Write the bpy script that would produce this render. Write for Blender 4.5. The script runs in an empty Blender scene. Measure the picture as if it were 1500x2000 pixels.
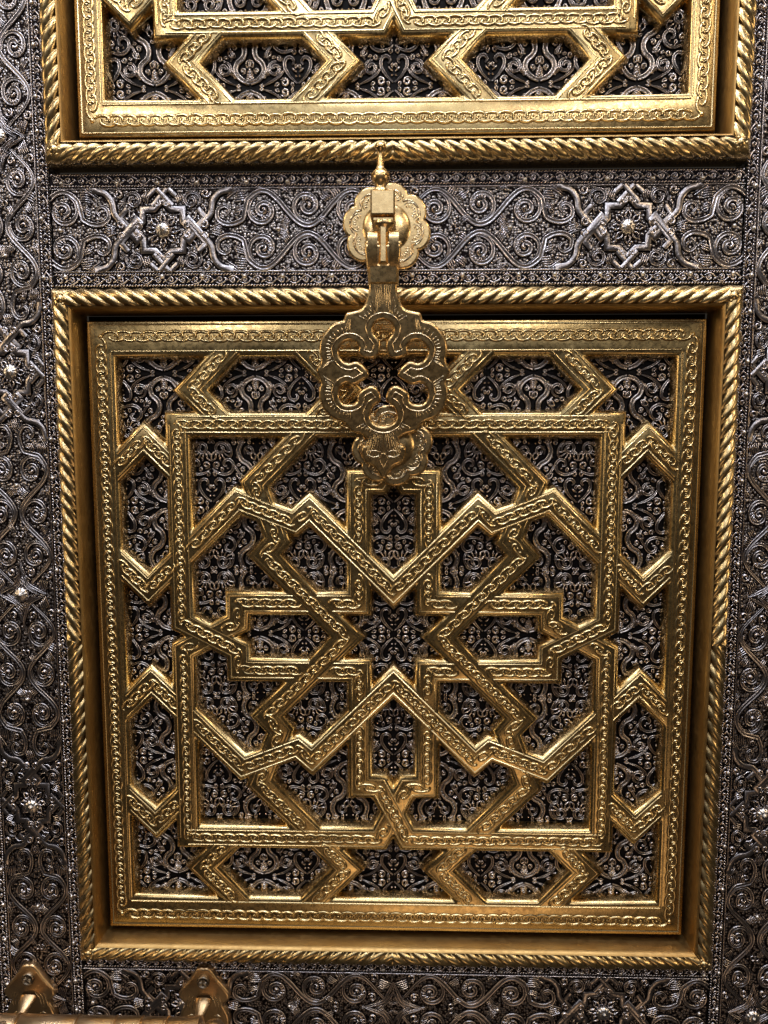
import bpy, math, random
import numpy as np
from mathutils import Vector, Matrix
from mathutils.geometry import delaunay_2d_cdt

random.seed(7); RNG = np.random.default_rng(7)
S = 0.14                       # metres per design unit (half of the star square)
C = bpy.context.scene.collection

# ------------------------------------------------------------------ camera
cam_data = bpy.data.cameras.new("camera")
cam = bpy.data.objects.new("camera", cam_data); C.objects.link(cam)
bpy.context.scene.camera = cam
R = Matrix(((0.999678006, -0.000571352, -0.025368440),
            (-0.002048548, 0.994666000, -0.103127843),
            (0.025292047, 0.103146605, 0.994344553)))
Q = Matrix(((1, 0, 0), (0, 0, -1), (0, 1, 0)))          # door frame (x right, y up, z out) -> world
cp = Q @ (Vector((0.0461, 0.9645, 3.5453)) * S)
cam.matrix_world = Matrix.Translation(cp) @ (Q @ R.transposed()).to_4x4()
cam_data.sensor_fit = 'VERTICAL'; cam_data.sensor_height = 24.0
cam_data.lens = 24.0 * 1503 / 2000
cam_data.clip_start = 0.01; cam_data.clip_end = 100

# ------------------------------------------------------------------ world, lamps, exposure
world = bpy.data.worlds.new("World"); bpy.context.scene.world = world
world.use_nodes = True
bg = world.node_tree.nodes["Background"]
bg.inputs[0].default_value = (1.0, 0.86, 0.70, 1); bg.inputs[1].default_value = 0.03
vs = bpy.context.scene.view_settings
vs.view_transform = 'Standard'; vs.look = 'None'; vs.exposure = -0.35; vs.gamma = 1.0

def lamp(name, loc, target, size, energy, color, size_y=None):
    d = bpy.data.lights.new(name, 'AREA'); d.energy = energy; d.color = color
    d.shape = 'RECTANGLE'; d.size = size; d.size_y = size_y or size
    o = bpy.data.objects.new(name, d); C.objects.link(o)
    o.location = loc
    o.rotation_euler = (Vector(target) - Vector(loc)).to_track_quat('-Z', 'Y').to_euler()
    return o
for loc, size, e, col in (
        ((-0.28, -0.62, 1.25), .16, 4.2, (0.84, 0.92, 1.0)), ((0.22, -0.50, 1.30), .14, 3.6, (0.92, 0.96, 1.0)),
        ((-0.05, -1.10, 1.15), .14, 3.4, (0.90, 0.95, 1.0)), ((0.85, -0.80, 1.00), .14, 3.6, (1.0, 0.80, 0.52)),
        ((-0.90, -0.75, 0.95), .14, 3.0, (1.0, 0.84, 0.60)), ((0.55, -1.60, 0.95), .16, 3.4, (1.0, 0.92, 0.80)),
        ((-0.70, -1.50, 0.85), .16, 3.0, (1.0, 0.95, 0.88))):
    lamp("ceiling_lamp", loc, (0, 0, 0.1), size, e, col)
for loc, size, e, col in (((1.25, -0.55, 0.25), .25, 2.2, (1.0, 0.74, 0.42)), ((-1.25, -0.50, 0.30), .25, 2.2, (1.0, 0.74, 0.42)),
                          ((0.15, -1.30, -0.95), .5, 1.6, (1.0, 0.66, 0.36))):
    lamp("warm_fill", loc, (0, 0, 0.05), size, e, col)  # unseen warm fills, added to turn side walls and downward faces orange
lamp("bevel_fill", (0, -0.16, 1.25), (0, -0.02, 0), 1.6, 9.0, (0.95, 0.97, 1.0), 0.06)  # unseen strip, added overhead to draw bright lines on the upper bevels
lamp("hall_lamp", (0.1, -2.6, 1.2), (0, 0, 0.2), 0.9, 5, (0.9, 0.95, 1.0))

# ------------------------------------------------------------------ materials
def nt(name):
    m = bpy.data.materials.new(name); m.use_nodes = True
    t = m.node_tree; return m, t, t.nodes["Principled BSDF"]
def node(t, typ, **kw):
    n = t.nodes.new(typ)
    for k, v in kw.items():
        if k.startswith('i_'): n.inputs[k[2:]].default_value = v
        else: setattr(n, k, v)
    return n
def noise(t, co, scale, detail=3, rough=0.55):
    n = node(t, 'ShaderNodeTexNoise'); n.inputs['Scale'].default_value = scale
    n.inputs['Detail'].default_value = detail; n.inputs['Roughness'].default_value = rough
    t.links.new(co, n.inputs['Vector']); return n
def ramp(t, src, stops):
    r = node(t, 'ShaderNodeValToRGB'); e = r.color_ramp.elements
    while len(e) < len(stops): e.new(0.5)
    for el, (p, c) in zip(e, stops): el.position = p; el.color = c if len(c) == 4 else (*c, 1)
    t.links.new(src, r.inputs[0]); return r
def g(v): return (v, v, v, 1)

def brass(name, base, dull, stain, rough=(0.16, 0.36), bump=0.12, stain_amt=0.5):
    m, t, b = nt(name); L = t.links.new
    co = node(t, 'ShaderNodeTexCoord').outputs['Object']
    n1 = noise(t, co, 38, 5, 0.65); n2 = noise(t, co, 300, 4, 0.7); n3 = noise(t, co, 14, 4, 0.6)
    c1 = ramp(t, n1.outputs[0], [(0.35, base), (0.68, dull)])
    st = ramp(t, n3.outputs[0], [(0.52, g(0)), (0.70, g(stain_amt))])
    fl = ramp(t, n2.outputs[0], [(0.50, g(0.25)), (0.62, g(1))])
    mu = node(t, 'ShaderNodeMath', operation='MULTIPLY'); L(st.outputs[0], mu.inputs[0]); L(fl.outputs[0], mu.inputs[1])
    mx = node(t, 'ShaderNodeMix', data_type='RGBA'); L(mu.outputs[0], mx.inputs[0]); L(c1.outputs[0], mx.inputs[6])
    mx.inputs[7].default_value = (*stain, 1)
    L(mx.outputs[2], b.inputs['Base Color']); b.inputs['Metallic'].default_value = 1
    rr = ramp(t, n2.outputs[0], [(0.3, g(rough[0])), (0.72, g(rough[1]))]); L(rr.outputs[0], b.inputs['Roughness'])
    n4 = noise(t, co, 90, 3, 0.6); n5 = noise(t, co, 700, 2, 0.5)
    ad = node(t, 'ShaderNodeMath', operation='MULTIPLY_ADD'); L(n5.outputs[0], ad.inputs[0]); ad.inputs[1].default_value = 0.22; L(n4.outputs[0], ad.inputs[2])
    bp = node(t, 'ShaderNodeBump'); bp.inputs['Strength'].default_value = bump; bp.inputs['Distance'].default_value = 0.004
    L(ad.outputs[0], bp.inputs['Height']); L(bp.outputs[0], b.inputs['Normal'])
    return m

M_gilt = brass("gilt_brass", (0.70, 0.525, 0.265), (0.46, 0.33, 0.155), (0.25, 0.11, 0.05), (0.19, 0.36), 0.035, 0.65)
M_rope = brass("rope_brass", (0.74, 0.56, 0.30), (0.52, 0.375, 0.185), (0.24, 0.11, 0.05), (0.22, 0.38), 0.035, 0.55)
M_fillet = brass("satin_gilt_brass", (0.52, 0.34, 0.14), (0.42, 0.26, 0.10), (0.30, 0.15, 0.06), (0.34, 0.56), 0.04, 0.5)
def chased(name, base, dark):
    m, t, b = nt(name); L = t.links.new
    a = node(t, 'ShaderNodeAttribute', attribute_name='polish')
    fac = ramp(t, a.outputs['Fac'], [(0.15, g(0)), (0.75, g(1))])
    mx = node(t, 'ShaderNodeMix', data_type='RGBA'); L(fac.outputs[0], mx.inputs[0]); mx.inputs[6].default_value = (*dark, 1); mx.inputs[7].default_value = (*base, 1)
    L(mx.outputs[2], b.inputs['Base Color']); b.inputs['Metallic'].default_value = 1
    rr = ramp(t, fac.outputs[0], [(0, g(.45)), (1, g(.22))]); L(rr.outputs[0], b.inputs['Roughness'])
    return m
M_chase = chased("chased_brass", (0.80, 0.62, 0.34), (0.24, 0.155, 0.065))
M_chase2 = chased("chased_polished_brass", (0.82, 0.66, 0.44), (0.22, 0.13, 0.06))
M_knock = brass("polished_brass", (0.80, 0.575, 0.30), (0.68, 0.46, 0.22), (0.34, 0.18, 0.08), (0.20, 0.36), 0.04, 0.5)
M_handle = brass("worn_brass", (0.78, 0.56, 0.33), (0.66, 0.45, 0.25), (0.40, 0.22, 0.10), (0.26, 0.42), 0.06, 0.35)

def silver(name, hi, lo, stipple):
    """antiqued silver: polished metal with black oxide rubbed in; 'polish' says where the oxide was wiped off"""
    m, t, b = nt(name); L = t.links.new
    co = node(t, 'ShaderNodeTexCoord').outputs['Object']
    n1 = noise(t, co, 260, 3, 0.6)
    c1 = ramp(t, n1.outputs[0], [(0.3, hi), (0.75, tuple(x * 0.72 for x in hi))])
    bp = node(t, 'ShaderNodeBump')
    if stipple:
        v = node(t, 'ShaderNodeTexVoronoi', feature='F1'); v.inputs['Scale'].default_value = 640; v.inputs['Randomness'].default_value = 0.75
        L(co, v.inputs['Vector'])
        fac = ramp(t, v.outputs['Distance'], [(0.28, g(1)), (0.62, g(0))])
        inv = node(t, 'ShaderNodeMath', operation='SUBTRACT'); inv.inputs[0].default_value = 1; L(v.outputs['Distance'], inv.inputs[1])
        L(inv.outputs[0], bp.inputs['Height']); bp.inputs['Strength'].default_value = 0.9; bp.inputs['Distance'].default_value = 0.0007
        f = fac.outputs[0]
    else:
        a = node(t, 'ShaderNodeAttribute', attribute_name='polish')
        ad = node(t, 'ShaderNodeMath', operation='MULTIPLY_ADD'); L(n1.outputs[0], ad.inputs[0]); ad.inputs[1].default_value = 0.5; L(a.outputs['Fac'], ad.inputs[2])
        fac = ramp(t, ad.outputs[0], [(0.48, g(0)), (1.05, g(1))]); f = fac.outputs[0]
        n2 = noise(t, co, 420, 2); L(n2.outputs[0], bp.inputs['Height']); bp.inputs['Strength'].default_value = 0.25; bp.inputs['Distance'].default_value = 0.001
    mx = node(t, 'ShaderNodeMix', data_type='RGBA'); L(f, mx.inputs[0]); mx.inputs[6].default_value = (*lo, 1); L(c1.outputs[0], mx.inputs[7])
    L(mx.outputs[2], b.inputs['Base Color']); b.inputs['Metallic'].default_value = 1
    rr = ramp(t, f, [(0, g(0.5)), (1, g(0.24))]); L(rr.outputs[0], b.inputs['Roughness'])
    L(bp.outputs[0], b.inputs['Normal'])
    return m
M_sil = silver("antique_silver", (0.56, 0.51, 0.54), (0.010, 0.009, 0.011), False)
M_stip = silver("stippled_silver", (0.56, 0.50, 0.51), (0.012, 0.009, 0.010), True)
M_fili = silver("filigree_silver", (0.64, 0.56, 0.54), (0.006, 0.005, 0.006), False)
m, t, b = nt("blackened_metal"); M_black = m
b.inputs['Base Color'].default_value = (0.006, 0.005, 0.006, 1); b.inputs['Metallic'].default_value = 0.3; b.inputs['Roughness'].default_value = 0.5; b.inputs['Specular IOR Level'].default_value = 0.15
_co = node(t, 'ShaderNodeTexCoord').outputs['Object']; _n = noise(t, _co, 500, 3); _b = node(t, 'ShaderNodeBump'); _b.inputs['Strength'].default_value = 0.4; _b.inputs['Distance'].default_value = 0.001
t.links.new(_n.outputs[0], _b.inputs['Height']); t.links.new(_b.outputs[0], b.inputs['Normal'])
m, t, b = nt("bright_silver"); M_bright = m
b.inputs['Base Color'].default_value = (0.70, 0.66, 0.66, 1); b.inputs['Metallic'].default_value = 1; b.inputs['Roughness'].default_value = 0.28
m, t, b = nt("dark_steel"); M_steel = m
b.inputs['Base Color'].default_value = (0.30, 0.25, 0.2, 1); b.inputs['Metallic'].default_value = 1; b.inputs['Roughness'].default_value = 0.35

# ------------------------------------------------------------------ helpers
class MB:
    """collects numpy pieces of one mesh (design units)"""
    def __init__(s): s.v = []; s.f = []; s.a = []; s.n = 0
    def add(s, v, f, a=None):
        v = np.asarray(v, float); f = np.asarray(f, np.int64)
        if len(v) == 0 or len(f) == 0: return
        if f.shape[1] == 3: f = np.c_[f, f[:, 2]]
        s.v.append(v); s.f.append(f + s.n); s.a.append(np.ones(len(v)) if a is None else np.asarray(a, float)); s.n += len(v)
    def arrays(s): return np.concatenate(s.v), np.concatenate(s.f), np.concatenate(s.a)
    def mesh(s, name, mat, smooth=True, angle=None):
        v, f, a = s.arrays()
        tri = f[:, 2] == f[:, 3]
        cnt = np.where(tri, 3, 4); loops = f.reshape(-1)
        mask = np.ones(f.shape, bool); mask[tri, 3] = False
        loops = loops[mask.reshape(-1)]
        me = bpy.data.meshes.new(name)
        me.vertices.add(len(v)); me.vertices.foreach_set('co', (v * S).astype(np.float32).ravel())
        me.loops.add(len(loops)); me.loops.foreach_set('vertex_index', loops.astype(np.int32))
        me.polygons.add(len(f)); st = np.concatenate([[0], np.cumsum(cnt)[:-1]])
        me.polygons.foreach_set('loop_start', st.astype(np.int32))
        me.polygons.foreach_set('use_smooth', np.full(len(f), smooth))
        at = me.attributes.new('polish', 'FLOAT', 'POINT'); at.data.foreach_set('value', a.astype(np.float32))
        me.update(calc_edges=True); me.validate()
        me.materials.append(mat)
        if angle: me.set_sharp_from_angle(angle=math.radians(angle))
        return me
    def build(s, name, mat, parent=None, smooth=True, angle=None, loc=None):
        return link(name, s.mesh(name, mat, smooth, angle), parent, loc)
def link(name, me, parent=None, loc=None, rot=None):
    o = bpy.data.objects.new(name, me); C.objects.link(o)
    if parent is not None: o.parent = parent
    if loc is not None: o.location = Vector(loc) * S
    if rot is not None: o.rotation_euler = rot
    return o
def thing(name, label, cat, loc=(0, 0, 0)):
    o = bpy.data.objects.new(name, None); C.objects.link(o); o.empty_display_size = 0.05
    o['label'] = label; o['category'] = cat
    o.rotation_euler = (math.pi / 2, 0, 0); o.location = Q @ (Vector(loc) * S)
    return o

def smooth_line(p, n=6, closed=False):
    p = np.asarray(p, float)
    if closed: q = np.r_[p[-1:], p, p[:2]]
    else: q = np.r_[[2 * p[0] - p[1]], p, [2 * p[-1] - p[-2]]]
    out = []
    tt = np.linspace(0, 1, n, endpoint=False)[:, None]
    for i in range(len(q) - 3):
        a, b_, c, d = q[i:i + 4]
        out.append(0.5 * ((2 * b_) + (-a + c) * tt + (2 * a - 5 * b_ + 4 * c - d) * tt ** 2 + (-a + 3 * b_ - 3 * c + d) * tt ** 3))
    out = np.concatenate(out)
    return out if closed else np.r_[out, p[-1:]]
def spiral(cx, cy, r0, r1, a0, turns, d=1, n=None):
    n = n or max(8, int(abs(turns) * 16))
    s = np.linspace(0, 1, n); r = r0 + (r1 - r0) * s ** 0.85
    a = np.radians(a0) + d * 2 * np.pi * turns * s
    return np.c_[cx + r * np.cos(a), cy + r * np.sin(a)]

PROF = {      # (across, height, polish); the low outer skirt is where black oxide stays round a chased line
    'round':  ([-1.35, -1.0, -.75, -.35, .35, .75, 1.0, 1.35], [.04, .06, .45, 1, 1, .45, .06, .04], [0, 0, .5, 1, 1, .5, 0, 0]),
    'double': ([-1.28, -1.0, -.85, -.62, -.35, 0, .35, .62, .85, 1.0, 1.28], [.04, .06, .6, 1, .62, .42, .62, 1, .6, .06, .04], [0, 0, .5, 1, .55, .3, .55, 1, .5, 0, 0]),
    'flat':   ([-1.3, -.98, -.9, -.78, .78, .9, .98, 1.3], [.04, .06, .7, 1, 1, .7, .06, .04], [0, 0, .2, .62, .62, .2, 0, 0]),
    'edge':   ([-1, -.45, .45, 1], [.02, 1, 1, .02], [0, 1, 1, 0]),
}
def ribbon(p, w, h, prof='round', taper=(0.35, 0.35), z=0.0, mitre=False, closed=False):
    """swept strip along p (N,2); w half width, h height"""
    p = np.asarray(p, float); n = len(p)
    if mitre or closed:
        nx = np.zeros_like(p)
        for i in range(n):
            a = p[i] - p[i - 1] if (i > 0 or closed) else p[i + 1] - p[i]
            b_ = p[(i + 1) % n] - p[i] if (i < n - 1 or closed) else a
            a = a / (np.linalg.norm(a) + 1e-12); b_ = b_ / (np.linalg.norm(b_) + 1e-12)
            m_ = np.array([-(a[1] + b_[1]), a[0] + b_[0]]); k = m_ / (np.linalg.norm(m_) + 1e-9)
            c = max(0.35, k @ np.array([-a[1], a[0]])); nx[i] = k / c
    else:
        tg = np.gradient(p, axis=0); tg /= np.linalg.norm(tg, axis=1)[:, None] + 1e-9
        nx = np.c_[-tg[:, 1], tg[:, 0]]
    s = np.linspace(0, 1, n); wd = np.full(n, w)
    if not closed and not mitre:
        wd = w * np.minimum(1, np.minimum(taper[0] + s * 4 * (1 - taper[0]), taper[1] + (1 - s) * 4 * (1 - taper[1])))
    u, hh, at = (np.array(x) for x in PROF[prof]); k = len(u)
    hs = wd / w
    V = np.empty((n, k, 3)); V[:, :, :2] = p[:, None, :] + nx[:, None, :] * (wd[:, None] * u)[:, :, None]
    V[:, :, 2] = z + h * hh[None, :] * np.maximum(0.5, hs)[:, None]
    A = np.broadcast_to(at, (n, k)).ravel()
    m_ = n if closed else n - 1
    i = np.arange(m_)[:, None]; j = np.arange(k - 1)[None, :]; i2 = (i + 1) % n
    F = np.stack([i * k + j, i2 * k + j, i2 * k + j + 1, i * k + j + 1], -1).reshape(-1, 4)[:, ::-1]
    return V.reshape(-1, 3), F, A
def lathe(prof, seg=24, flute=None):
    """prof: list (r, z) revolved about z"""
    k = len(prof); a = np.linspace(0, 2 * np.pi, seg, endpoint=False)
    V = np.empty((k, seg, 3))
    for i, (r, z) in enumerate(prof):
        rr = r * (1 + (flute[0] * (np.abs(np.cos(a * flute[1] / 2)) - .6) if flute else 0))
        V[i, :, 0] = rr * np.cos(a); V[i, :, 1] = rr * np.sin(a); V[i, :, 2] = z
    i = np.arange(k - 1)[:, None]; j = np.arange(seg)[None, :]; j2 = (j + 1) % seg
    F = np.stack([i * seg + j, i * seg + j2, (i + 1) * seg + j2, (i + 1) * seg + j], -1).reshape(-1, 4)
    return V.reshape(-1, 3), F
def box(x0, x1, y0, y1, z0, z1, c=0.0):
    """box with chamfered front edges"""
    V = [(x0, y0, z0), (x1, y0, z0), (x1, y1, z0), (x0, y1, z0),
         (x0, y0, z1 - c), (x1, y0, z1 - c), (x1, y1, z1 - c), (x0, y1, z1 - c),
         (x0 + c, y0 + c, z1), (x1 - c, y0 + c, z1), (x1 - c, y1 - c, z1), (x0 + c, y1 - c, z1)]
    F = [(0, 3, 2, 1)]
    for a in (0, 4):
        F += [(a, a + 1, a + 5, a + 4), (a + 1, a + 2, a + 6, a + 5), (a + 2, a + 3, a + 7, a + 6), (a + 3, a, a + 4, a + 7)]
    F.append((8, 9, 10, 11))
    return np.array(V, float), np.array(F)
def curve_plate(name, loops, extrude, bevel, mat, parent, loc=None, rot=None, res=3):
    cu = bpy.data.curves.new(name, 'CURVE'); cu.dimensions = '2D'; cu.fill_mode = 'BOTH'
    cu.extrude = extrude * S; cu.bevel_depth = bevel * S; cu.bevel_resolution = res
    for lp in loops:
        sp = cu.splines.new('POLY'); sp.points.add(len(lp) - 1)
        for q, (x, y) in zip(sp.points, lp): q.co = (x * S, y * S, 0, 1)
        sp.use_cyclic_u = True
    tmp = bpy.data.objects.new(name, cu); C.objects.link(tmp)
    me = bpy.data.meshes.new_from_object(tmp.evaluated_get(bpy.context.evaluated_depsgraph_get()))
    bpy.data.objects.remove(tmp); bpy.data.curves.remove(cu)
    me.name = name; me.materials.clear(); me.materials.append(mat)
    me.polygons.foreach_set('use_smooth', np.ones(len(me.polygons), bool))
    me.set_sharp_from_angle(angle=math.radians(50))
    return link(name, me, parent, loc, rot)

# ================================================================== DOOR
door = thing("door", "ornate door clad in dark embossed silver with two gilt star lattice panels", "door")

# ------------------------------------------------------------------ embossed silver: one quarter pattern, mirrored along strips
PX, PH = 1.035, 0.182
def half_ball(r, h=None, seg=6, z=0):
    h = h or r
    return lathe([(r, -.3 * h), (r * .97, h * .3), (r * .7, h * .75), (0.0001, h)], seg)
def fill_gaps(mb, X, Y, rmin, count, avoid=()):
    """grow small curls, leaves and beads into the free spots of a quarter pattern"""
    P = np.concatenate(mb.v)[:, :2]
    gx, gy = np.meshgrid(np.arange(.004, X, .005), np.arange(.004, Y, .005)); Gp = np.c_[gx.ravel(), gy.ravel()]
    D = np.full(len(Gp), 9.)
    for k in range(0, len(P), 600): D = np.minimum(D, np.sqrt(((Gp[:, None] - P[None, k:k + 600]) ** 2).sum(-1)).min(1))
    D = np.minimum(D, np.minimum(np.minimum(Gp[:, 0], X - Gp[:, 0]), np.minimum(Gp[:, 1], Y - Gp[:, 1])) + .004)
    for (ax_, ay_, ar_) in avoid: D = np.minimum(D, np.hypot(Gp[:, 0] - ax_, Gp[:, 1] - ay_) - ar_)
    rg = np.random.default_rng(3)
    for it in range(count):
        j = D.argmax(); r = D[j]; x, y = Gp[j]
        if r < rmin: break
        a0 = rg.uniform(0, 360); d = 1 if rg.random() < .5 else -1
        if r > .0165:
            mb.add(*ribbon(spiral(x, y, r * .86, r * .22, a0, 1.25, d, 18), min(.0085, r * .30), .012, 'round', (.5, 1)))
        elif r > .0105:
            c_, s_ = math.cos(math.radians(a0)), math.sin(math.radians(a0)); l = r * .95
            for k in (1, -1): mb.add(*ribbon(smooth_line([(x - l * c_, y - l * s_), (x - k * .5 * l * s_, y + k * .5 * l * c_), (x + l * c_, y + l * s_)], 3), .0042, .011, 'round', (.6, .6)))
        else:
            v_, f_ = half_ball(r * .75, r * 1.2, 8); mb.add(v_ + np.array([x, y, 0]), f_)
        D = np.minimum(D, np.hypot(Gp[:, 0] - x, Gp[:, 1] - y) - r * .92)
def silver_quarter():
    mb = MB(); z0 = 0.0
    def st(p, w=0.0085, prof='double', h=0.011, n=6, taper=(.4, .4), raw=False, **k):
        mb.add(*ribbon(p if raw else smooth_line(p, n), w, h + RNG.uniform(-.0007, .0007), prof, taper, **k))
    # wave stem running through the spirals
    x = np.linspace(0, 0.655, 60); y = 0.092 + 0.076 * np.cos(np.pi * (x - 0.185) / 0.2)
    stem = np.c_[x, np.clip(y, .012, .17)]
    stem = np.r_[stem, smooth_line([(0.672, .047), (0.71, .028), (0.755, .026), (0.788, .05), (0.786, .088), (0.757, .104), (0.735, .086), (0.748, .066)], 5)]
    st(stem, .0128, raw=True, h=.009)
    # spirals inside the crests and troughs
    for cx, cy, a0, d in ((.185, .082, 75, -1), (.385, .102, -105, 1), (.585, .082, 75, -1)):
        r0 = .074
        st(spiral(cx, cy, r0, .015, a0, 1.45, d, 34), .0122, h=.0085, raw=True, taper=(.5, 1))
        mb.add(*ribbon(spiral(cx, cy, .016, .004, a0 + d * 180, .6, d, 8), .011, .014, 'round'))
        for k in range(7):      # hatch leaf inside the spiral
            a = math.radians(a0 + d * (150 + k * 22))
            p0 = (cx + .024 * math.cos(a), cy + .024 * math.sin(a)); p1 = (cx + .05 * math.cos(a + .35 * d), cy + .05 * math.sin(a + .35 * d))
            mb.add(*ribbon([p0, ((p0[0] + p1[0]) / 2, (p0[1] + p1[1]) / 2 + .002), p1], .0055, .009, 'round', (.6, .4)))
    # leaves in the spandrels: parallel hatched strokes
    def leaf(x, y, ang, n=6, ln=.062, sp=.0105, bend=.5):
        a = math.radians(ang); dx, dy = math.cos(a), math.sin(a)
        for k in range(n):
            l = ln * (1 - .11 * k); ox, oy = -dy * sp * k, dx * sp * k
            p = [(x + ox, y + oy), (x + ox + dx * l * .5 - dy * bend * .012, y + oy + dy * l * .5 + dx * bend * .012), (x + ox + dx * l - dy * bend * l * .35, y + oy + dy * l + dx * bend * l * .35)]
            mb.add(*ribbon(smooth_line(p, 3), .0044, .008, 'round', (.7, .4)))
    leaf(.262, .128, 52, 4, .05); leaf(.315, .165, 205, 4, .05, .009); leaf(.462, .040, -40, 4, .06, .009, -.5); leaf(.52, .012, 150, 3, .06, .009, .4)
    leaf(.065, .150, 190, 5, .06, .010, .6); leaf(.10, .012, 120, 5, .05, .011); leaf(.468, .158, 20, 3, .05, .009); leaf(.302, .022, 20, 3, .05, .009)
    leaf(.655, .128, -20, 5, .06, .010, .7); leaf(.665, .088, -30, 3, .05, .009); leaf(.69, .175, -25, 4, .07, .010, -.5); leaf(.822, .013, 150, 4, .055, .010)
    for x, y in ((.485, .01), (.285, .012), (.70, .075), (.5, .172), (.275, .172), (.81, .13)):
        mb.add(*ribbon(spiral(x, y, .012, .012, 0, .95, 1, 10), .0045, .008, 'round'))
    # small scrolls against the border near the star
    st(spiral(.905, .128, .044, .010, 200, 1.35, -1, 24), .0085, raw=True, taper=(.5, 1))
    for k in range(6):
        a = math.radians(195 + k * 24); mb.add(*ribbon([(.905 + .05 * math.cos(a), .128 + .05 * math.sin(a)), (.905 + .073 * math.cos(a + .2), .128 + .073 * math.sin(a + .2)), (.905 + .09 * math.cos(a + .5), .128 + .09 * math.sin(a + .5))], .0045, .008, 'round', (.6, .3)))
    leaf(.965, .115, 60, 4, .05, .009)
    # flat strapwork: eight-pointed star and interlaced hooks
    RS = .128; cx = PX
    star = [(cx + r * math.cos(math.radians(a)), r * math.sin(math.radians(a))) for a, r in ((180, RS), (157.5, .765 * RS), (135, RS), (112.5, .765 * RS), (90, RS))]
    mb.add(*ribbon(star, .0150, .007, 'flat', mitre=True, z=.002))
    hook = np.r_[smooth_line([(cx - .315, .172), (cx - .262, .163), (cx - .228, .125), (cx - .220, .078)], 5), [(cx - .212, .062), (cx - .118, -.048), (cx - .095, -.025)]]
    mb.add(*ribbon(hook, .0150, .0078, 'flat', mitre=True, z=.002))
    mb.add(*ribbon([(cx - .16, .092), (cx - .195, .055), (cx - .12, -.02)], .0135, .0074, 'flat', mitre=True, z=.002))
    mb.add(*ribbon([(cx - .045, .105), (cx + .022, .178)], .0135, .0082, 'flat', mitre=True, z=.002))
    mb.add(*ribbon([(cx - .062, .148), (cx - .03, .178)], .0125, .0074, 'flat', mitre=True, z=.002))
    # four-petal flower under the rivet
    for a in (180, 135, 90):
        c_, s_ = math.cos(math.radians(a)), math.sin(math.radians(a))
        mb.add(*ribbon(smooth_line([(cx + .03 * c_, .03 * s_), (cx + .05 * c_ - .012 * s_, .05 * s_ + .012 * c_), (cx + .075 * c_, .075 * s_)], 4), .006, .010, 'round'))
        mb.add(*ribbon(smooth_line([(cx + .03 * c_, .03 * s_), (cx + .05 * c_ + .012 * s_, .05 * s_ - .012 * c_), (cx + .075 * c_, .075 * s_)], 4), .006, .010, 'round'))
    # floral cross at the strip's other node
    st([(0, .135), (.022, .085), (.05, .035), (.11, .010), (.155, -.004)], .009)
    st([(0, .085), (.02, .05), (.045, .018), (.085, 0)], .008)
    fill_gaps(mb, PX, PH, .022, 6, ((PX, 0, .06), (0, 0, .05)))
    return mb.arrays()
QV, QF, QA = silver_quarter()
def silver_strip(half_len, half_w, phase=0.0):
    """pattern along local x centred on 0; phase 0 puts the floral node at x = phase"""
    mb = MB()
    sy = half_w / PH
    n = int(half_len / PX) + 3
    for k in range(-n, n + 1):
        for sx in (1, -1):
            for s2 in (1, -1):
                V = QV.copy(); V[:, 0] = phase + k * 2 * PX + sx * V[:, 0]; V[:, 1] *= s2 * sy
                F = QF if sx * s2 > 0 else QF[:, ::-1]
                if V[:, 0].max() < -half_len or V[:, 0].min() > half_len: continue
                V[:, 2] += (0.0006 if s2 < 0 else 0) + (0.0003 if sx < 0 else 0)
                c = V[F].mean(1); ok = (np.abs(c[:, 0]) < half_len) & (np.abs(c[:, 1]) < half_w)
                mb.add(V, F[ok], QA)
    return mb
def bead_line(mb, x0, x1, y, pitch=.0135, r=.0062, slant=.6):
    n = int((x1 - x0) / pitch); bv, bf = half_ball(r, r * .9, 6)
    bv = bv.copy(); bv[:, 0] += bv[:, 1] * slant
    xs = x0 + (np.arange(n) + .5) * pitch
    V = (bv[None] + np.stack([xs, np.full(n, y), np.zeros(n)], 1)[:, None]).reshape(-1, 3)
    F = (bf[None] + (np.arange(n) * len(bv))[:, None, None]).reshape(-1, 4)
    mb.add(V, F, np.tile(np.where(bv[:, 2] > r * .2, 1., .1), n))
def border_band(mb, x0, x1, y0, y1):
    """narrow strip of small C scrolls between two twisted lines"""
    w = y1 - y0; c = (y0 + y1) / 2
    bead_line(mb, x0, x1, y0 + .007); bead_line(mb, x0, x1, y1 - .007)
    one = MB()
    r = w * .24
    one.add(*ribbon(spiral(0, 0, r, .003, 200, 1.3, -1, 14), .0048, .009, 'round', (.5, 1)))
    one.add(*ribbon(smooth_line([(-.02, -.008), (.0, -.018), (.024, -.006), (.03, .010)], 3), .0045, .008, 'round'))
    one.add(*ribbon(smooth_line([(.018, .013), (.028, .004), (.04, -.002)], 3), .004, .007, 'round'))
    v, f, a = one.arrays()
    n = int((x1 - x0) / .056)
    for k in range(n):
        V = v.copy(); s = 1 if k % 2 else -1
        V[:, 1] *= s; V[:, 0] += x0 + (k + .5) * .056 + RNG.uniform(-.003, .003); V[:, 1] += c
        mb.add(V, f if s > 0 else f[:, ::-1], a)
rivet_mb = MB()
rivet_mb.add(*lathe([(.026, -.005), (.034, .004), (.0355, .012), (.030, .021), (.019, .027), (.008, .0275), (.007, .031), (.0001, .033)], 48, (.16, 12)))
RIVET = rivet_mb.mesh("rivet", M_bright)
pin_mb = MB(); pin_mb.add(*lathe([(.0105, -.004), (.0115, .005), (.0085, .0125), (.004, .0155), (.0001, .016)], 14)); PIN = pin_mb.mesh("pin", M_bright)

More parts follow.
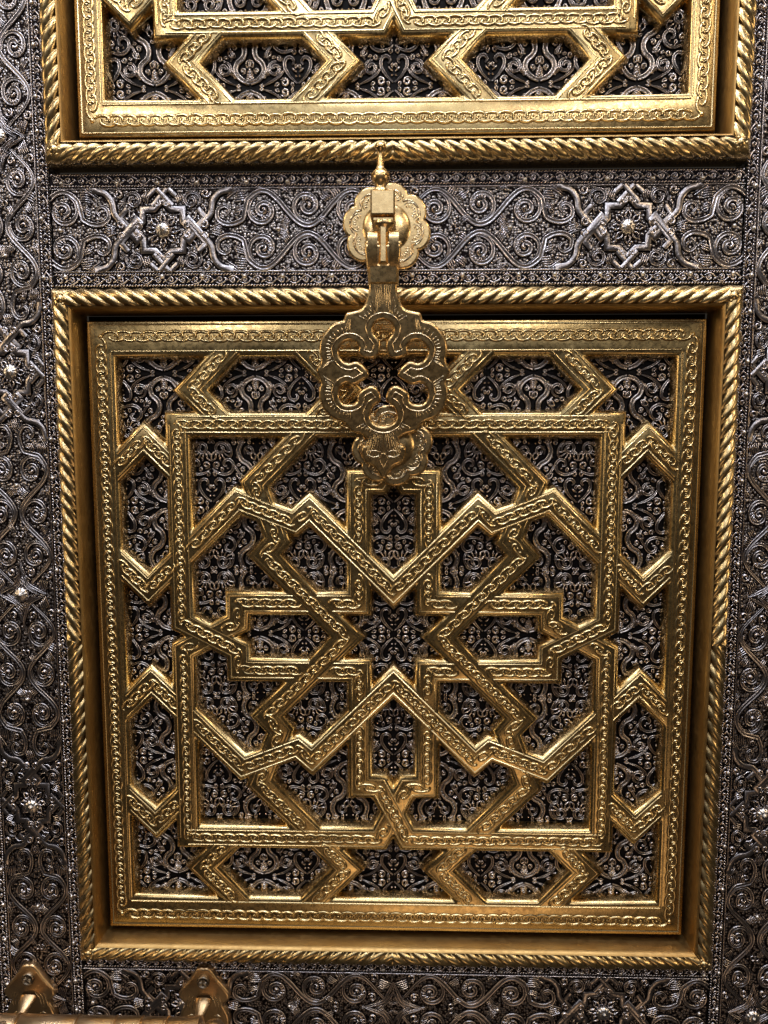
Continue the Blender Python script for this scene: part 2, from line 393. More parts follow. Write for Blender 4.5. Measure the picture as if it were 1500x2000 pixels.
def clad_board(name, length, half_w, band, centre, vertical, phase, rivets, pin_step, ext=None):
    """a stile or rail: stippled ground, raised scrollwork, beaded borders, rivets and pins"""
    g_ = MB(); hl = length / 2; W = half_w + band
    g_.add(*box(-hl, hl, -W, W, -.12, -.0, 0.004))
    o = g_.build(name, M_stip, door, smooth=False)
    o.location = Vector((*centre, 0)) * S
    if vertical: o.rotation_euler = (0, 0, math.pi / 2)
    sc = silver_strip(hl, half_w - .004, phase).build("scrollwork", M_sil, o); sc['kind'] = 'stuff'
    b_ = MB()
    for s in (1, -1):
        y0, y1 = (half_w, half_w + band) if s > 0 else (-half_w - band, -half_w)
        bx_ = box(-hl, hl, y0 + .001, y1 - .001, -.01, .002); b_.add(*bx_, np.zeros(len(bx_[0])))
        border_band(b_, -hl, hl, y0, y1)
        b_.add(*ribbon([(-hl, s * (half_w - .006)), (hl, s * (half_w - .006))], .004, .006, 'round', mitre=True))
    v, f, a = b_.arrays(); 
    bb = b_.build("beaded_border", M_sil, o); bb['kind'] = 'stuff'
    for x in rivets:
        r = link("rivet", RIVET, o, (x, 0, .004), (0, 0, random.uniform(0, 6)))
    x = -hl + random.uniform(.05, .15)
    while x < hl:
        for s in (1, -1):
            link("pin", PIN, o, (x + random.uniform(-.03, .03), s * (half_w + band * .28), .003))
        x += pin_step * random.uniform(.85, 1.15)
    for x in np.arange(-3, 3.1, 2 * PX):
        for s in (1, -1):
            if abs(x + phase + s * .52) < hl: pass
    return o
OFF = 3.74                                      # spacing of the two panels
# stiles run past the picture at top and bottom (only what the view could see is built)
SY0, SY1 = -2.35, 3.25
sl = SY1 - SY0; sc_y = (SY0 + SY1) / 2
for sx in (-1, 1):
    ys = [2.275, 1.24, .203, -.845, -1.88]
    ph = (.203 - sc_y)
    clad_board("stile", sl, .158, .052, (sx * 1.757, sc_y), True, ph, [y - sc_y for y in ys], .19)
for yc in (1.867, 1.867 - OFF):
    clad_board("rail", 3.08, .186, .062, (0, yc), False, 0.0, [-1.033, -.52, .52, 1.033] if False else [-1.033, 1.033], .20)
# door edge beyond the stiles
for sx in (-1, 1):
    e_ = MB(); e_.add(*box(-.12, .12, SY0, SY1, -.14, -.02, .01)); border = e_.build("edge_strip", M_stip, door, smooth=False, loc=(sx * 2.10, 0, 0))
# small domed pins standing in the vine field
for yc in (1.867, 1.867 - OFF):
    for x in (-.515, .515, -1.5, 1.5): link("pin", PIN, door, (x, yc, .002))
for sx in (-1, 1):
    for y in (.203 + .515, .203 - .515, 2.273 - .515, 2.273 + .515, -1.88 + .515):
        link("pin", PIN, door, (sx * 1.757, y, .002))

# ------------------------------------------------------------------ gilt lattice: strap paths (8-fold star pattern)
P1 = [(-1, 1), (-1, .068), (-.737, -.068), (-.737, -.162), (-.162, -.162), (-.162, -.737), (-.068, -.737), (.068, -1), (1, -1)]
A_ = [(0, .217), (-.391, .608), (-.462, .543), (-.726, .648), (-1, .374)]
AF = [(-x, y) for x, y in A_[::-1]] + A_[1:]
rot = lambda p, k: [((x, y), (-y, x), (-x, -y), (y, -x))[k] for x, y in p]
HEXV = [[(sx * .775, 1.0), (sx * .935, 1.158), (sx * .733, 1.36)] for sx in (-1, 1)] + [[(sx * .38, 1.0), (sx * .222, 1.158), (sx * .424, 1.36)] for sx in (-1, 1)]
HEXS = [[(1.0, sx * .775), (1.158, sx * .935), (1.33, sx * .763)] for sx in (-1, 1)] + [[(1.0, sx * .38), (1.158, sx * .222), (1.33, sx * .394)] for sx in (-1, 1)]
paths = []                                       # (name, points, extend ends)
for k in (0, 2, 1, 3): paths.append(('A%d' % k, rot(AF, k), 0))
for k in range(4): paths.append(('P%d' % k, rot(P1, k), 1))
for sy in (1, -1):
    for h_ in HEXV: paths.append(('H', [(x, sy * y) for x, y in h_], 0))
    for h_ in HEXS: paths.append(('H', [(sy * x, y) for x, y in h_], 0))
def offset_poly(p, d):
    p = np.asarray(p, float); n = len(p); out = []
    for i in range(n):
        a = p[i] - p[i - 1] if i else p[1] - p[0]
        b_ = p[i + 1] - p[i] if i < n - 1 else a
        a = a / np.linalg.norm(a); b_ = b_ / np.linalg.norm(b_)
        k = np.array([-(a[1] + b_[1]), a[0] + b_[0]]); k /= np.linalg.norm(k)
        out.append(p[i] + k * d / max(.3, k @ np.array([-a[1], a[0]])))
    return np.array(out)
BX0, BY0, BX1, BY1 = 1.292, 1.325, 1.408, 1.475   # border: inner top edge, outer edge
LEVELS = [(.0680, -.068), (.0655, -.044), (.0610, -.022), (.0545, -.008), (.0480, -.002), (.0415, 0.0)]
def build_lattice_mesh():
    pts = []; faces = []; lev = []
    def addpoly(q, l):
        b_ = len(pts); pts.extend(Vector((float(x), float(y))) for x, y in q); faces.append(list(range(b_, b_ + len(q)))); lev.append(l)
    for l, (h, z) in enumerate(LEVELS):
        for nm, p, ext in paths:
            p = np.array(p, float)
            if ext:
                p[0] += (p[0] - p[1]) / np.linalg.norm(p[0] - p[1]) * h; p[-1] += (p[-1] - p[-2]) / np.linalg.norm(p[-1] - p[-2]) * h
            a = offset_poly(p, h); b_ = offset_poly(p, -h)
            if not ext:          # butt the ends on the middle line of the strap they run into
                for q in (a, b_):
                    for e0, e1 in ((0, 1), (-1, -2)):
                        c_ = p[e0]; ax_ = 0 if abs(abs(c_[0]) - round(abs(c_[0]) * 1000) / 1000) < 1e-9 and (abs(abs(c_[0]) - 1) < 1e-6 or abs(c_[0]) > 1.25) else 1
                        t_ = (c_[ax_] - q[e1][ax_]) / (q[e0][ax_] - q[e1][ax_]); q[e0] = q[e1] + (q[e0] - q[e1]) * t_
            for i in range(len(p) - 1): addpoly([b_[i], b_[i + 1], a[i + 1], a[i]], l)
        d = h - .0415; ix, iy = BX0 - d, BY0 - d
        o_ = (.010, .008, .004, .002, .001, 0)[l] - .008; ox, oy = BX1 + o_, BY1 + o_
        if l == 5: ox -= .004; oy -= .004
        for q in ([(-ox, iy), (ox, iy), (ox, oy), (-ox, oy)], [(-ox, -oy), (ox, -oy), (ox, -iy), (-ox, -iy)],
                  [(ix, -iy), (ox, -iy), (ox, iy), (ix, iy)], [(-ox, -iy), (-ix, -iy), (-ix, iy), (-ox, iy)]): addpoly(q, l)
    v, e, f, ov, oe, of = delaunay_2d_cdt(pts, [], faces, 0, 1e-5)
    V = np.array([(q.x, q.y) for q in v]); Z = np.full(len(V), LEVELS[0][1])
    F = []
    vl = np.full(len(V), -1)
    for tri, orig in zip(f, of):
        if not orig: continue
        l = max(lev[k] for k in orig)
        F.append(tri)
        for i in tri: vl[i] = max(vl[i], l)
    Z = np.array([LEVELS[max(0, l)][1] for l in vl])
    return np.c_[V, Z], F
LV, LF = build_lattice_mesh()
lat = bpy.data.meshes.new("lattice")
lat.from_pydata([tuple(q) for q in LV * S], [], [tuple(x) for x in LF]); lat.validate()
lat.polygons.foreach_set('use_smooth', np.ones(len(lat.polygons), bool))
lat.materials.append(M_gilt)
lat.set_sharp_from_angle(angle=math.radians(62))

# engraved lines and chain ornament on the straps
def seg_dist(P, path):
    path = np.asarray(path, float); d = np.full(len(P), 9.)
    for a, b_ in zip(path[:-1], path[1:]):
        ab = b_ - a; t_ = np.clip(((P - a) @ ab) / (ab @ ab), 0, 1); d = np.minimum(d, np.linalg.norm(P - a - t_[:, None] * ab, axis=1))
    return d
ELINE = .0365
def allowed(P, idx, marg):
    nm, p, ext = paths[idx]; ok = (np.abs(P[:, 0]) < BX0 - .008) & (np.abs(P[:, 1]) < BY0 + .004)
    if nm[0] == 'A': ok &= (np.abs(P[:, 0]) < 1 - marg) & (np.abs(P[:, 1]) < 1 - marg)
    if nm[0] == 'H': ok &= (np.abs(P[:, 0]) > 1 + marg) | (np.abs(P[:, 1]) > 1 + marg)
    for j, (n2, p2, e2) in enumerate(paths):
        if j == idx or n2[0] == 'H': continue
        if nm[0] == 'A' and n2[0] == 'P': continue
        if nm[0] == n2[0] and j > idx: continue
        if nm[0] == 'P' and n2[0] == 'P' and np.abs(np.abs(np.array(p[0]))).min() > 0:
            # neighbours only cross at the four edge knots
            near = (np.abs(P).max(1) > .78) & (np.abs(P).min(1) < .06)
            ok &= ~((seg_dist(P, p2) < marg) & near); continue
        if nm[0] == 'P' and n2[0] == 'A':
            d = seg_dist(P, p2); ok &= ~((d < marg) & (np.abs(P).max(1) < .93)); continue
        ok &= ~(seg_dist(P, p2) < marg)
    return ok
def densify(p, step):
    out = []
    for a, b_ in zip(p[:-1], p[1:]):
        n = max(1, int(np.linalg.norm(b_ - a) / step)); out.append(a + (b_ - a) * np.linspace(0, 1, n, endpoint=False)[:, None])
    return np.r_[np.concatenate(out), [p[-1]]]
def runs(P, ok):
    cur = []
    for q, k in zip(P, ok):
        if k: cur.append(q)
        else:
            if len(cur) > 4: yield np.array(cur)
            cur = []
    if len(cur) > 4: yield np.array(cur)
def thin(q):
    keep = [0]
    for i in range(1, len(q) - 1):
        a = q[i] - q[i - 1]; b_ = q[i + 1] - q[i]
        if abs(a[0] * b_[1] - a[1] * b_[0]) > 1e-7: keep.append(i)
    return q[keep + [len(q) - 1]]
eng = MB(); chain = MB()
def link_piece(pitch, amp):
    """one link: an upper and a lower double-ridged arc that hook into their neighbours"""
    one = MB()
    a = np.radians(np.linspace(195, -35, 13)); up = np.c_[.60 * pitch * np.cos(a), amp * .10 + amp * .86 * np.sin(a)]
    one.add(*ribbon(up, .0060, .0075, 'round', (.55, .9)))
    a = np.radians(np.linspace(15, -215, 13)); dn = np.c_[pitch * .5 + .60 * pitch * np.cos(a), -amp * .10 + amp * .86 * np.sin(a)]
    one.add(*ribbon(dn, .0060, .0062, 'round', (.9, .55)))
    one.add(*(lambda v_, f_: (v_ * np.array([1, 1, .8]) + np.array([pitch * .24, 0, 0]), f_))(*half_ball(.0045, .0045, 6)))
    return one.arrays()
def chain_along(p0, p1, amp, idx, m0, m1, pitch=.056):
    p0 = np.array(p0, float); p1 = np.array(p1, float); d = p1 - p0; Ln = np.linalg.norm(d); d /= Ln
    use = Ln - m0 - m1
    if use < pitch * .7: return
    n = max(1, round(use / pitch)); pt = use / n
    v, f, a = link_piece(pt, amp); nrm = np.array([-d[1], d[0]])
    for k in range(n):
        s = m0 + (k + .27) * pt; cpt = p0 + d * s
        if idx is not None and not allowed((cpt + d * pt * .25)[None], idx, .052)[0]: continue
        j = RNG.uniform(-.0016, .0016); vv = np.empty_like(v); sc = RNG.uniform(.94, 1.05)
        vv[:, :2] = cpt + v[:, :1] * d + (v[:, 1:2] * sc + j) * nrm; vv[:, 2] = v[:, 2] * (RNG.uniform(.6, 1.1) + .25 * math.sin(7 * cpt[0] + 5 * cpt[1] + 2 * math.sin(9 * cpt[1])))
        chain.add(vv, f, a)
for i, (nm, p, ext) in enumerate(paths):
    p = np.array(p, float)
    for sgn in (1, -1):
        q = p.copy()
        o_ = densify(offset_poly(q, sgn * ELINE), .004)
        for r_ in runs(o_, allowed(o_, i, ELINE + .001)): eng.add(*ribbon(thin(r_), .0046, .0045, 'edge', mitre=True))
    for a, b_ in zip(p[:-1], p[1:]):
        chain_along(a, b_, .0195, i, .012, .012)
# border lines and chain
for y in (BY0 + .008, -BY0 - .008): eng.add(*ribbon([(-BX0, y), (BX0, y)], .0050, .0048, 'edge', mitre=True))
for x in (BX0 + .006, -BX0 - .006):
    bead_pts = densify(np.array([(x, -BY0), (x, BY0)]), .012)
    eng.add(*ribbon([(x, -BY0), (x, BY0)], .0042, .004, 'edge', mitre=True))
bx, by = BX1 - .022, BY1 - .022
eng.add(*ribbon([(-bx, -by), (bx, -by), (bx, by), (-bx, by)], .0045, .0045, 'edge', closed=True, mitre=True))
BCX, BCY = 1.340, 1.400
for a, b_ in (((-BCX, BCY), (BCX, BCY)), ((BCX, BCY), (BCX, -BCY)), ((BCX, -BCY), (-BCX, -BCY)), ((-BCX, -BCY), (-BCX, BCY))):
    chain_along(a, b_, .0225, None, .03, .03, .060)
dome = half_ball(.0105, .010, 12)
for x, y in [(sx * BCX, sy * BCY) for sx in (1, -1) for sy in (1, -1)] + [(0, .857), (0, -.857), (.857, 0), (-.857, 0)] + [(sx * .162, sy * .379) for sx in (1, -1) for sy in (1, -1)] + [(sx * .379, sy * .162) for sx in (1, -1) for sy in (1, -1)]:
    chain.add(dome[0] + np.array([x, y, 0]), dome[1])
ENG = eng.mesh("engraved_line", M_chase); CHAIN = chain.mesh("chain_ornament", M_chase)

# ------------------------------------------------------------------ silver filigree behind the lattice
FX, FY = .25, .36; FS = .86
def filigree_quarter():
    mb = MB()
    def st(p, w=.0098, prof='double', h=.016, n=5, taper=(.4, .5), raw=False):
        mb.add(*ribbon(p if raw else smooth_line(p, n), w, h + RNG.uniform(-.001, .001), prof, taper))
    def fan(x, y, a0, da, n, l, w=.005):
        for k in range(n):
            a = math.radians(a0 + da * k); c_, s_ = math.cos(a), math.sin(a)
            mb.add(*ribbon(smooth_line([(x + .3 * l * c_, y + .3 * l * s_), (x + .7 * l * c_ - .1 * l * s_, y + .7 * l * s_ + .1 * l * c_), (x + l * c_ - .3 * l * s_, y + l * s_ + .3 * l * c_)], 3), w, .013, 'round', (.5, .5)))
    def bud(x, y, a, l):
        c_, s_ = math.cos(math.radians(a)), math.sin(math.radians(a))
        for k in (1, -1):
            mb.add(*ribbon(smooth_line([(x, y), (x + .5 * l * c_ - k * .28 * l * s_, y + .5 * l * s_ + k * .28 * l * c_), (x + l * c_, y + l * s_)], 4), .0052, .013, 'round', (.6, .6)))
    # hearts with curled ends
    st([(.004, .020), (.040, .052), (.066, .095), (.064, .132), (.040, .146), (.020, .130), (.030, .112)])
    st([(.006, .075), (.022, .085), (.030, .098)], .006, 'round')
    st([(.005, .205), (.030, .182), (.075, .172), (.112, .190), (.122, .226), (.100, .252), (.072, .244), (.070, .222), (.086, .218)])
    # banded serpent with cross hatching
    serp = smooth_line([(.248, .022), (.205, .040), (.176, .078), (.184, .118), (.214, .146), (.224, .186), (.204, .226), (.168, .250), (.150, .290), (.160, .330), (.180, .358)], 5)
    st(serp, .0160, 'double', .015, raw=True, taper=(.8, .8))
    for i in range(2, len(serp) - 2, 2):
        t_ = serp[i + 1] - serp[i - 1]; t_ /= np.linalg.norm(t_); nn = np.array([-t_[1], t_[0]])
        mb.add(*ribbon([serp[i] - nn * .008 - t_ * .003, serp[i], serp[i] + nn * .008 + t_ * .003], .0032, .011, 'round'))
    # curls
    st(spiral(.118, .090, .040, .010, 100, 1.3, -1, 24), raw=True, taper=(.5, 1)); fan(.118, .090, 150, 24, 5, .036)
    st(spiral(.052, .312, .042, .010, -30, 1.35, 1, 24), raw=True, taper=(.5, 1)); fan(.052, .312, 200, 26, 6, .066)
    st(spiral(.210, .300, .030, .009, 220, 1.2, -1, 20), .008, raw=True, taper=(.5, 1))
    st([(.066, .095), (.090, .058), (.130, .030), (.176, .012)], .007); st([(.122, .226), (.140, .200), (.160, .160), (.150, .130)], .007)
    st([(.100, .252), (.112, .290), (.100, .330), (.075, .356)], .0075)
    bud(.135, .178, -35, .05); bud(.004, .245, 70, .05); bud(.232, .100, 60, .045); bud(.240, .250, 110, .05); bud(.02, .160, 100, .03)
    fan(.152, .046, 0, 22, 5, .045); fan(.222, .066, -60, 22, 5, .045); fan(.140, .345, -10, 24, 4, .05)
    for x, y in ((.010, .055), (.090, .205), (.140, .265), (.232, .340), (.050, .262)): mb.add(*(lambda v_, f_: (v_ + np.array([x, y, 0]), f_))(*half_ball(.0075, .012, 8)))
    fill_gaps(mb, .25, .36, .0125, 26)
    v, f, a = mb.arrays(); return v * np.array([FS, FS, .95]), f, a
FV, FF, FA = filigree_quarter(); FX *= FS; FY *= FS
def filigree_mesh():
    mb = MB()
    for i in range(-8, 8):
        for j in range(-6, 6):
            V = FV.copy()
            sx = 1 if i % 2 == 0 else -1; sy = 1 if j % 2 == 0 else -1
            V[:, 0] = (i * FX if sx > 0 else (i + 1) * FX) + sx * V[:, 0]; V[:, 1] = (j * FY if sy > 0 else (j + 1) * FY) + sy * V[:, 1]
            V[:, 2] += .0004 * ((i % 2) + 2 * (j % 2))
            F = FF if sx * sy > 0 else FF[:, ::-1]
            c = V[F].mean(1); ok = (np.abs(c[:, 0]) < 1.30) & (np.abs(c[:, 1]) < 1.335)
            # metal hidden under the straps is not built
            mb.add(V, F[ok], FA)
    v, f, a = mb.arrays()
    return mb.mesh("filigree", M_fili)
FILI = filigree_mesh()

# ------------------------------------------------------------------ rope moulding round a panel
WX, WY, RW = 1.422, 1.496, .108                  # inner wall, width
def rope_rail(half_len, flip):
    """local: s along x from -half_len.., u outward along y (0 at inner wall); mitred ends"""
    mb = MB()
    pitch = .0655; per = 14; n = int(2 * (half_len + RW) / pitch * per)
    prof = [(.006, -.075), (.004, -.012), (.005, .0), (.007, .03), (.011, .065), (.016, .084), (.024, .089)]
    # plain inner fillet
    s = np.linspace(-1, 1, 40)
    V = []; k = len(prof)
    for t_ in s:
        for u, z in prof: V.append((t_ * (half_len + u), u, z))
    i = np.arange(len(s) - 1)[:, None]; j = np.arange(k - 1)[None, :]
    F = np.stack([i * k + j, i * k + j + 1, (i + 1) * k + j + 1, (i + 1) * k + j], -1).reshape(-1, 4)
    fl = MB(); fl.add(V, F[:, ::-1]); fl = fl.mesh("inner_fillet", M_fillet)
    # twisted half-round
    m_ = 24; phi = np.radians(np.linspace(168, -12, m_)); cu, cz, rr = .0605, .052, .0475
    t_ = np.linspace(-1, 1, n)[:, None]
    u0 = cu + rr * np.cos(phi)[None, :]
    s_ = t_ * (half_len + u0)
    sw = np.where(s_ < 0, -1, 1) * flip
    th = s_ / pitch + sw * (phi[None, :] / np.pi) * 2.3
    fr = th - np.floor(th)
    wob = .0016 * np.sin(s_ * 37 + 2 * flip)
    d = -.0125 * (1 - np.abs(np.sin(np.pi * (fr ** 1.35))) ** .6) + wob
    # strands meet at the middle in a V and flatten into the corners
    d *= np.clip((half_len + .06 - np.abs(s_)) / .05, .15, 1)
    r2 = rr + d
    V = np.stack([s_, cu + r2 * np.cos(phi)[None, :], cz + r2 * np.sin(phi)[None, :]], -1)
    i = np.arange(n - 1)[:, None]; j = np.arange(m_ - 1)[None, :]
    F = np.stack([i * m_ + j, i * m_ + j + 1, (i + 1) * m_ + j + 1, (i + 1) * m_ + j], -1).reshape(-1, 4)
    mb.add(V.reshape(-1, 3), F[:, ::-1])
    # outer foot
    V = []; pr = [(.105, .05), (.108, .02), (.108, -.05)]
    for q in (-1, 1):
        for u, z in pr: V.append((q * (half_len + u), u, z))
    mb.add(V, [(3, 4, 1, 0), (4, 5, 2, 1)])
    return mb.mesh("rope_moulding", M_rope), fl
def corner_boss():
    mb = MB()
    mb.add(*lathe([(.020, -.01), (.021, .004), (.015, .012), (.0001, .015)], 14))
    for k in range(6):
        a = k * math.pi / 3; v, f = half_ball(.008, .008, 8); mb.add(v + np.array([.024 * math.cos(a), .024 * math.sin(a), 0]), f)
    return mb.mesh("corner_boss", M_rope)
BOSS = corner_boss()
RX = rope_rail(WX, 1); RY = rope_rail(WY, 1)

def star_panel(y0, label):
    """a gilt panel: black back plate with filigree, lattice, chains and rope frame as its sub-parts"""
    bk = MB(); bk.add(*box(-1.42, 1.42, -1.50, 1.50, -.16, -.075))
    p = bk.build("star_panel", M_black, door, smooth=False, loc=(0, y0, 0)); p['label'] = label
    o = link("filigree", FILI, p, (0, 0, -.074)); o['kind'] = 'stuff'
    link("lattice", lat, p)
    o = link("engraved_line", ENG, p); o['kind'] = 'stuff'
    o = link("chain_ornament", CHAIN, p); o['kind'] = 'stuff'
    for k, nm in ((0, "rope_moulding"), (1, "inner_fillet")):
        link(nm, RX[k], p, (0, WY, 0)); link(nm, RX[k], p, (0, -WY, 0), (0, 0, math.pi))
        link(nm, RY[k], p, (WX, 0, 0), (0, 0, -math.pi / 2)); link(nm, RY[k], p, (-WX, 0, 0), (0, 0, math.pi / 2))
    for sx in (1, -1):
        for sy in (1, -1): link("corner_boss", BOSS, p, (sx * (WX + .056), sy * (WY + .056), .092))
    return p
star_panel(0, "lower gilt panel with the complete star lattice")
star_panel(OFF, "upper gilt panel with only the lower edge of its lattice in view")

# ================================================================== KNOCKER
knock = thing("door_knocker", "brass door knocker with pierced swinging drop and turned finial hanging over the lower panel", "door knocker", (-.04, 1.86, 0))
KX, KY = -.04, 1.86
def scallop(r, lobes, depth, n=14, sq=1.0, ph=0):
    out = []
    for k in range(lobes * n):
        a = 2 * math.pi * k / (lobes * n) + ph; q = abs(math.sin(lobes * (a - ph) / 2)) ** .6
        rr = r * (1 - depth + depth * q); out.append((rr * math.cos(a), rr * math.sin(a) * sq))
    return out
def rosette(name, r, parent, loc, rotz, mat):
    o = curve_plate(name, [scallop(r, 8, .17, ph=rotz)], .006, .010, mat, parent, loc)
    e_ = MB(); zt = .0155
    dm = MB(); dm.add(*lathe([(r * .60, .010), (r * .56, .0175), (r * .48, .024), (r * .34, .030), (r * .15, .033), (.0001, .034)], 40)); dm.build("boss", mat, o)
    e_.add(*ribbon(np.array(scallop(r * .87, 8, .17, 8, ph=rotz)), .0048, .005, 'edge', closed=True, z=zt))
    e_.add(*ribbon(spiral(0, 0, r * .50, r * .50, 0, .995, 1, 40), .0045, .005, 'edge', closed=True, z=zt))
    for k in range(8):
        a0 = rotz + (k + .5) * math.pi / 4
        e_.add(*ribbon(np.c_[r * .66 * math.cos(a0) + r * .20 * np.cos(a0 + np.radians(np.linspace(-100, 100, 12))), r * .66 * math.sin(a0) + r * .20 * np.sin(a0 + np.radians(np.linspace(-100, 100, 12)))], .0045, .005, 'edge', z=zt))
        for q in np.linspace(-75, 75, 7):
            a = a0 + math.radians(q); c0 = np.array([r * .62 * math.cos(a0), r * .62 * math.sin(a0)]); dd = np.array([math.cos(a), math.sin(a)])
            e_.add(*ribbon([c0 + dd * r * .10, c0 + dd * r * .14, c0 + dd * r * .185], .0042, .0045, 'edge', z=zt))
    e_.build('engraving', M_chase2, o)['kind'] = 'stuff'
    return o
rosette("backplate", .188, knock, (.009, .002, .022), .2, M_knock)
# bracket that stands out of the rosette
b_ = MB()
b_.add(*box(-.052, .048, -.008, .092, .02, .285, .006))
b_.add(*box(-.046, .046, -.030, -.008, .02, .262, .006))
b_.add(*box(-.043, .052, -.170, -.030, .02, .200, .012))
v, f = lathe([(.020, -.06), (.026, -.03), (.044, -.012), (.050, 0), (.047, .012), (.02, .015)], 24)
b_.add(np.c_[v[:, 0] + .004, v[:, 2] * .9 - .036, v[:, 1] * .75 + .245], f)
b_.add(*box(-.020, .020, -.20, -.035, .16, .272, .010))
b_.build("bracket", M_knock, knock, smooth=True, angle=35)
# turned finial
v, f = lathe([(.030, -.012), (.030, .012), (.024, .016), (.022, .024), (.034, .040), (.041, .056), (.040, .070), (.030, .084), (.019, .094), (.015, .105), (.0135, .150), (.015, .166), (.022, .170), (.0245, .178), (.024, .186), (.018, .196), (.008, .202), (.0001, .203)], 32)
fb = MB(); fb.add(np.c_[v[:, 0], v[:, 2], -v[:, 1]], f); fb.build("finial", M_knock, knock, angle=60, loc=(-.012, .093, .235))
# hinge pin
v, f = lathe([(.0001, -.078), (.012, -.077), (.013, -.06), (.013, .06), (.012, .077), (.0001, .078)], 16)
hb = MB(); hb.add(np.c_[v[:, 2], v[:, 0], v[:, 1]], f); hb.build("hinge_pin", M_knock, knock, loc=(.0, -.115, .245))
# swinging drop, pierced plate
OUT = [(0.064, -0.026), (0.059, -0.08), (0.051, -0.134), (0.048, -0.167), (0.049, -0.2), (0.059, -0.227), (0.066, -0.252), (0.092, -0.28), (0.138, -0.292), (0.15, -0.296), (0.162, -0.323), (0.205, -0.337), (0.239, -0.371), (0.257, -0.404), (0.261, -0.443), (0.256, -0.472), (0.261, -0.501), (0.276, -0.523), (0.264, -0.554), (0.258, -0.579), (0.267, -0.608), (0.263, -0.648), (0.246, -0.688), (0.216, -0.717), (0.178, -0.732), (0.153, -0.75), (0.134, -0.776), (0.093, -0.788), (0.068, -0.803), (0.045, -0.828), (0.053, -0.848), (0.084, -0.859), (0.081, -0.894), (0.069, -0.915), (0.038, -0.93), (0.014, -0.961)]
INN = [(0.038, -0.315), (0.053, -0.341), (0.051, -0.37), (0.033, -0.394), (0.023, -0.413), (0.028, -0.447), (0.048, -0.464), (0.078, -0.459), (0.095, -0.445), (0.092, -0.423), (0.107, -0.399), (0.141, -0.387), (0.176, -0.399), (0.198, -0.428), (0.198, -0.462), (0.177, -0.491), (0.147, -0.503), (0.117, -0.496), (0.093, -0.51), (0.073, -0.539), (0.098, -0.559), (0.128, -0.574), (0.157, -0.566), (0.187, -0.581), (0.202, -0.613), (0.198, -0.648), (0.173, -0.675), (0.133, -0.677), (0.103, -0.658), (0.1, -0.628), (0.068, -0.603), (0.043, -0.601), (0.026, -0.623), (0.023, -0.648), (0.053, -0.672), (0.068, -0.712), (0.058, -0.747), (0.028, -0.767)]
outl = OUT + [(0, -.985)] + [(-x, y) for x, y in OUT[::-1]]
innl = [(0, -.303)] + INN + [(0, -.772)] + [(-x, y) for x, y in INN[::-1]]
so = smooth_line(outl + [(-.05, -.02), (.05, -.02)], 4, True); si = smooth_line(innl, 4, True)
TILT = math.radians(-6.3)
drop = curve_plate("swinging_drop", [[tuple(q) for q in so], [tuple(q) for q in si]], .014, .0115, M_knock, knock, (-.0017, 1.75 - KY, .245), (TILT * -1, 0, 0), 4)
e_ = MB(); zt = .0252
def shrink(p, d):
    n = len(p); out = []
    for i in range(n):
        t_ = p[(i + 2) % n] - p[i - 2]; t_ /= np.linalg.norm(t_) + 1e-9; out.append(p[i] + np.array([-t_[1], t_[0]]) * d)
    return np.array(out)
area = lambda p: .5 * np.sum(p[:, 0] * np.roll(p[:, 1], -1) - p[:, 1] * np.roll(p[:, 0], -1))
sgo = 1 if area(so) > 0 else -1; sgi = -1 if area(si) > 0 else 1
lo_ = shrink(so, .017 * sgo); li_ = shrink(si, .018 * sgi)
e_.add(*ribbon(li_, .0040, .0045, 'edge', closed=True, z=zt))
for i in range(0, len(so), 2):
    q = so[i]
    if q[1] > -.2: continue
    dd = np.linalg.norm(si - q, axis=1); j = dd.argmin()
    if dd[j] > .19 or dd[j] < .045: continue
    p0 = q + (si[j] - q) * min(.45, .017 / dd[j]); p1 = q + (si[j] - q) * max(.6, 1 - .024 / dd[j])
    e_.add(*ribbon([p0, (p0 + p1) / 2, p1],   .0034, .005, 'edge', z=zt))
for sx in (1, -1):      # stem feathers and leaf tip
    for k in range(4): e_.add(*ribbon([(sx * (.008 + .009 * k), -.17), (sx * (.006 + .007 * k), -.21), (sx * (.004 + .010 * k), -.25 - .012 * k)], .003, .004, 'edge', z=zt))
    for k in range(4): e_.add(*ribbon([(sx * (.006 + .010 * k), -.80), (sx * (.006 + .008 * k), -.83), (sx * (.004 + .008 * k), -.862)], .003, .004, 'edge', z=zt))
    e_.add(*ribbon(smooth_line([(0, -.875), (sx * .018, -.905), (0, -.945)], 5), .003, .004, 'edge', z=zt))
    e_.add(*ribbon(smooth_line([(sx * .012, -.875), (sx * .04, -.868), (sx * .072, -.872)], 4), .003, .004, 'edge', z=zt))
    e_.add(*ribbon(smooth_line([(sx * .072, -.885), (sx * .045, -.897), (sx * .018, -.890)], 4), .003, .004, 'edge', z=zt))
e_.build('engraving', M_chase2, drop)['kind'] = 'stuff'
fk = MB()
for sx in (1, -1):
    x0, x1 = (.026, .066) if sx > 0 else (-.062, -.022)
    a = np.radians(np.linspace(-10, 190, 16)); prof = [(.030 * math.sin(q) * 1.0 - .0, .030 * math.cos(q)) for q in a]
    yz = [(.012 + .034 * math.sin(q), .034 * math.cos(q)) for q in np.radians(np.linspace(0, 180, 14))] + [(-.10, -.03), (-.12, .022), (-.10, .034)]
    n = len(yz); V = [(x0, y, z) for y, z in yz] + [(x1, y, z) for y, z in yz]
    F = [(i, (i + 1) % n, n + (i + 1) % n, n + i) for i in range(n)]
    fk.add(V, F[::1])
    ctr = len(V); fk.add([(x0, y, z) for y, z in yz] + [(x0, -.04, 0)], [(i, n, (i + 1) % n) for i in range(n)]); fk.add([(x1, y, z) for y, z in yz] + [(x1, -.04, 0)], [(i, (i + 1) % n, n) for i in range(n)])
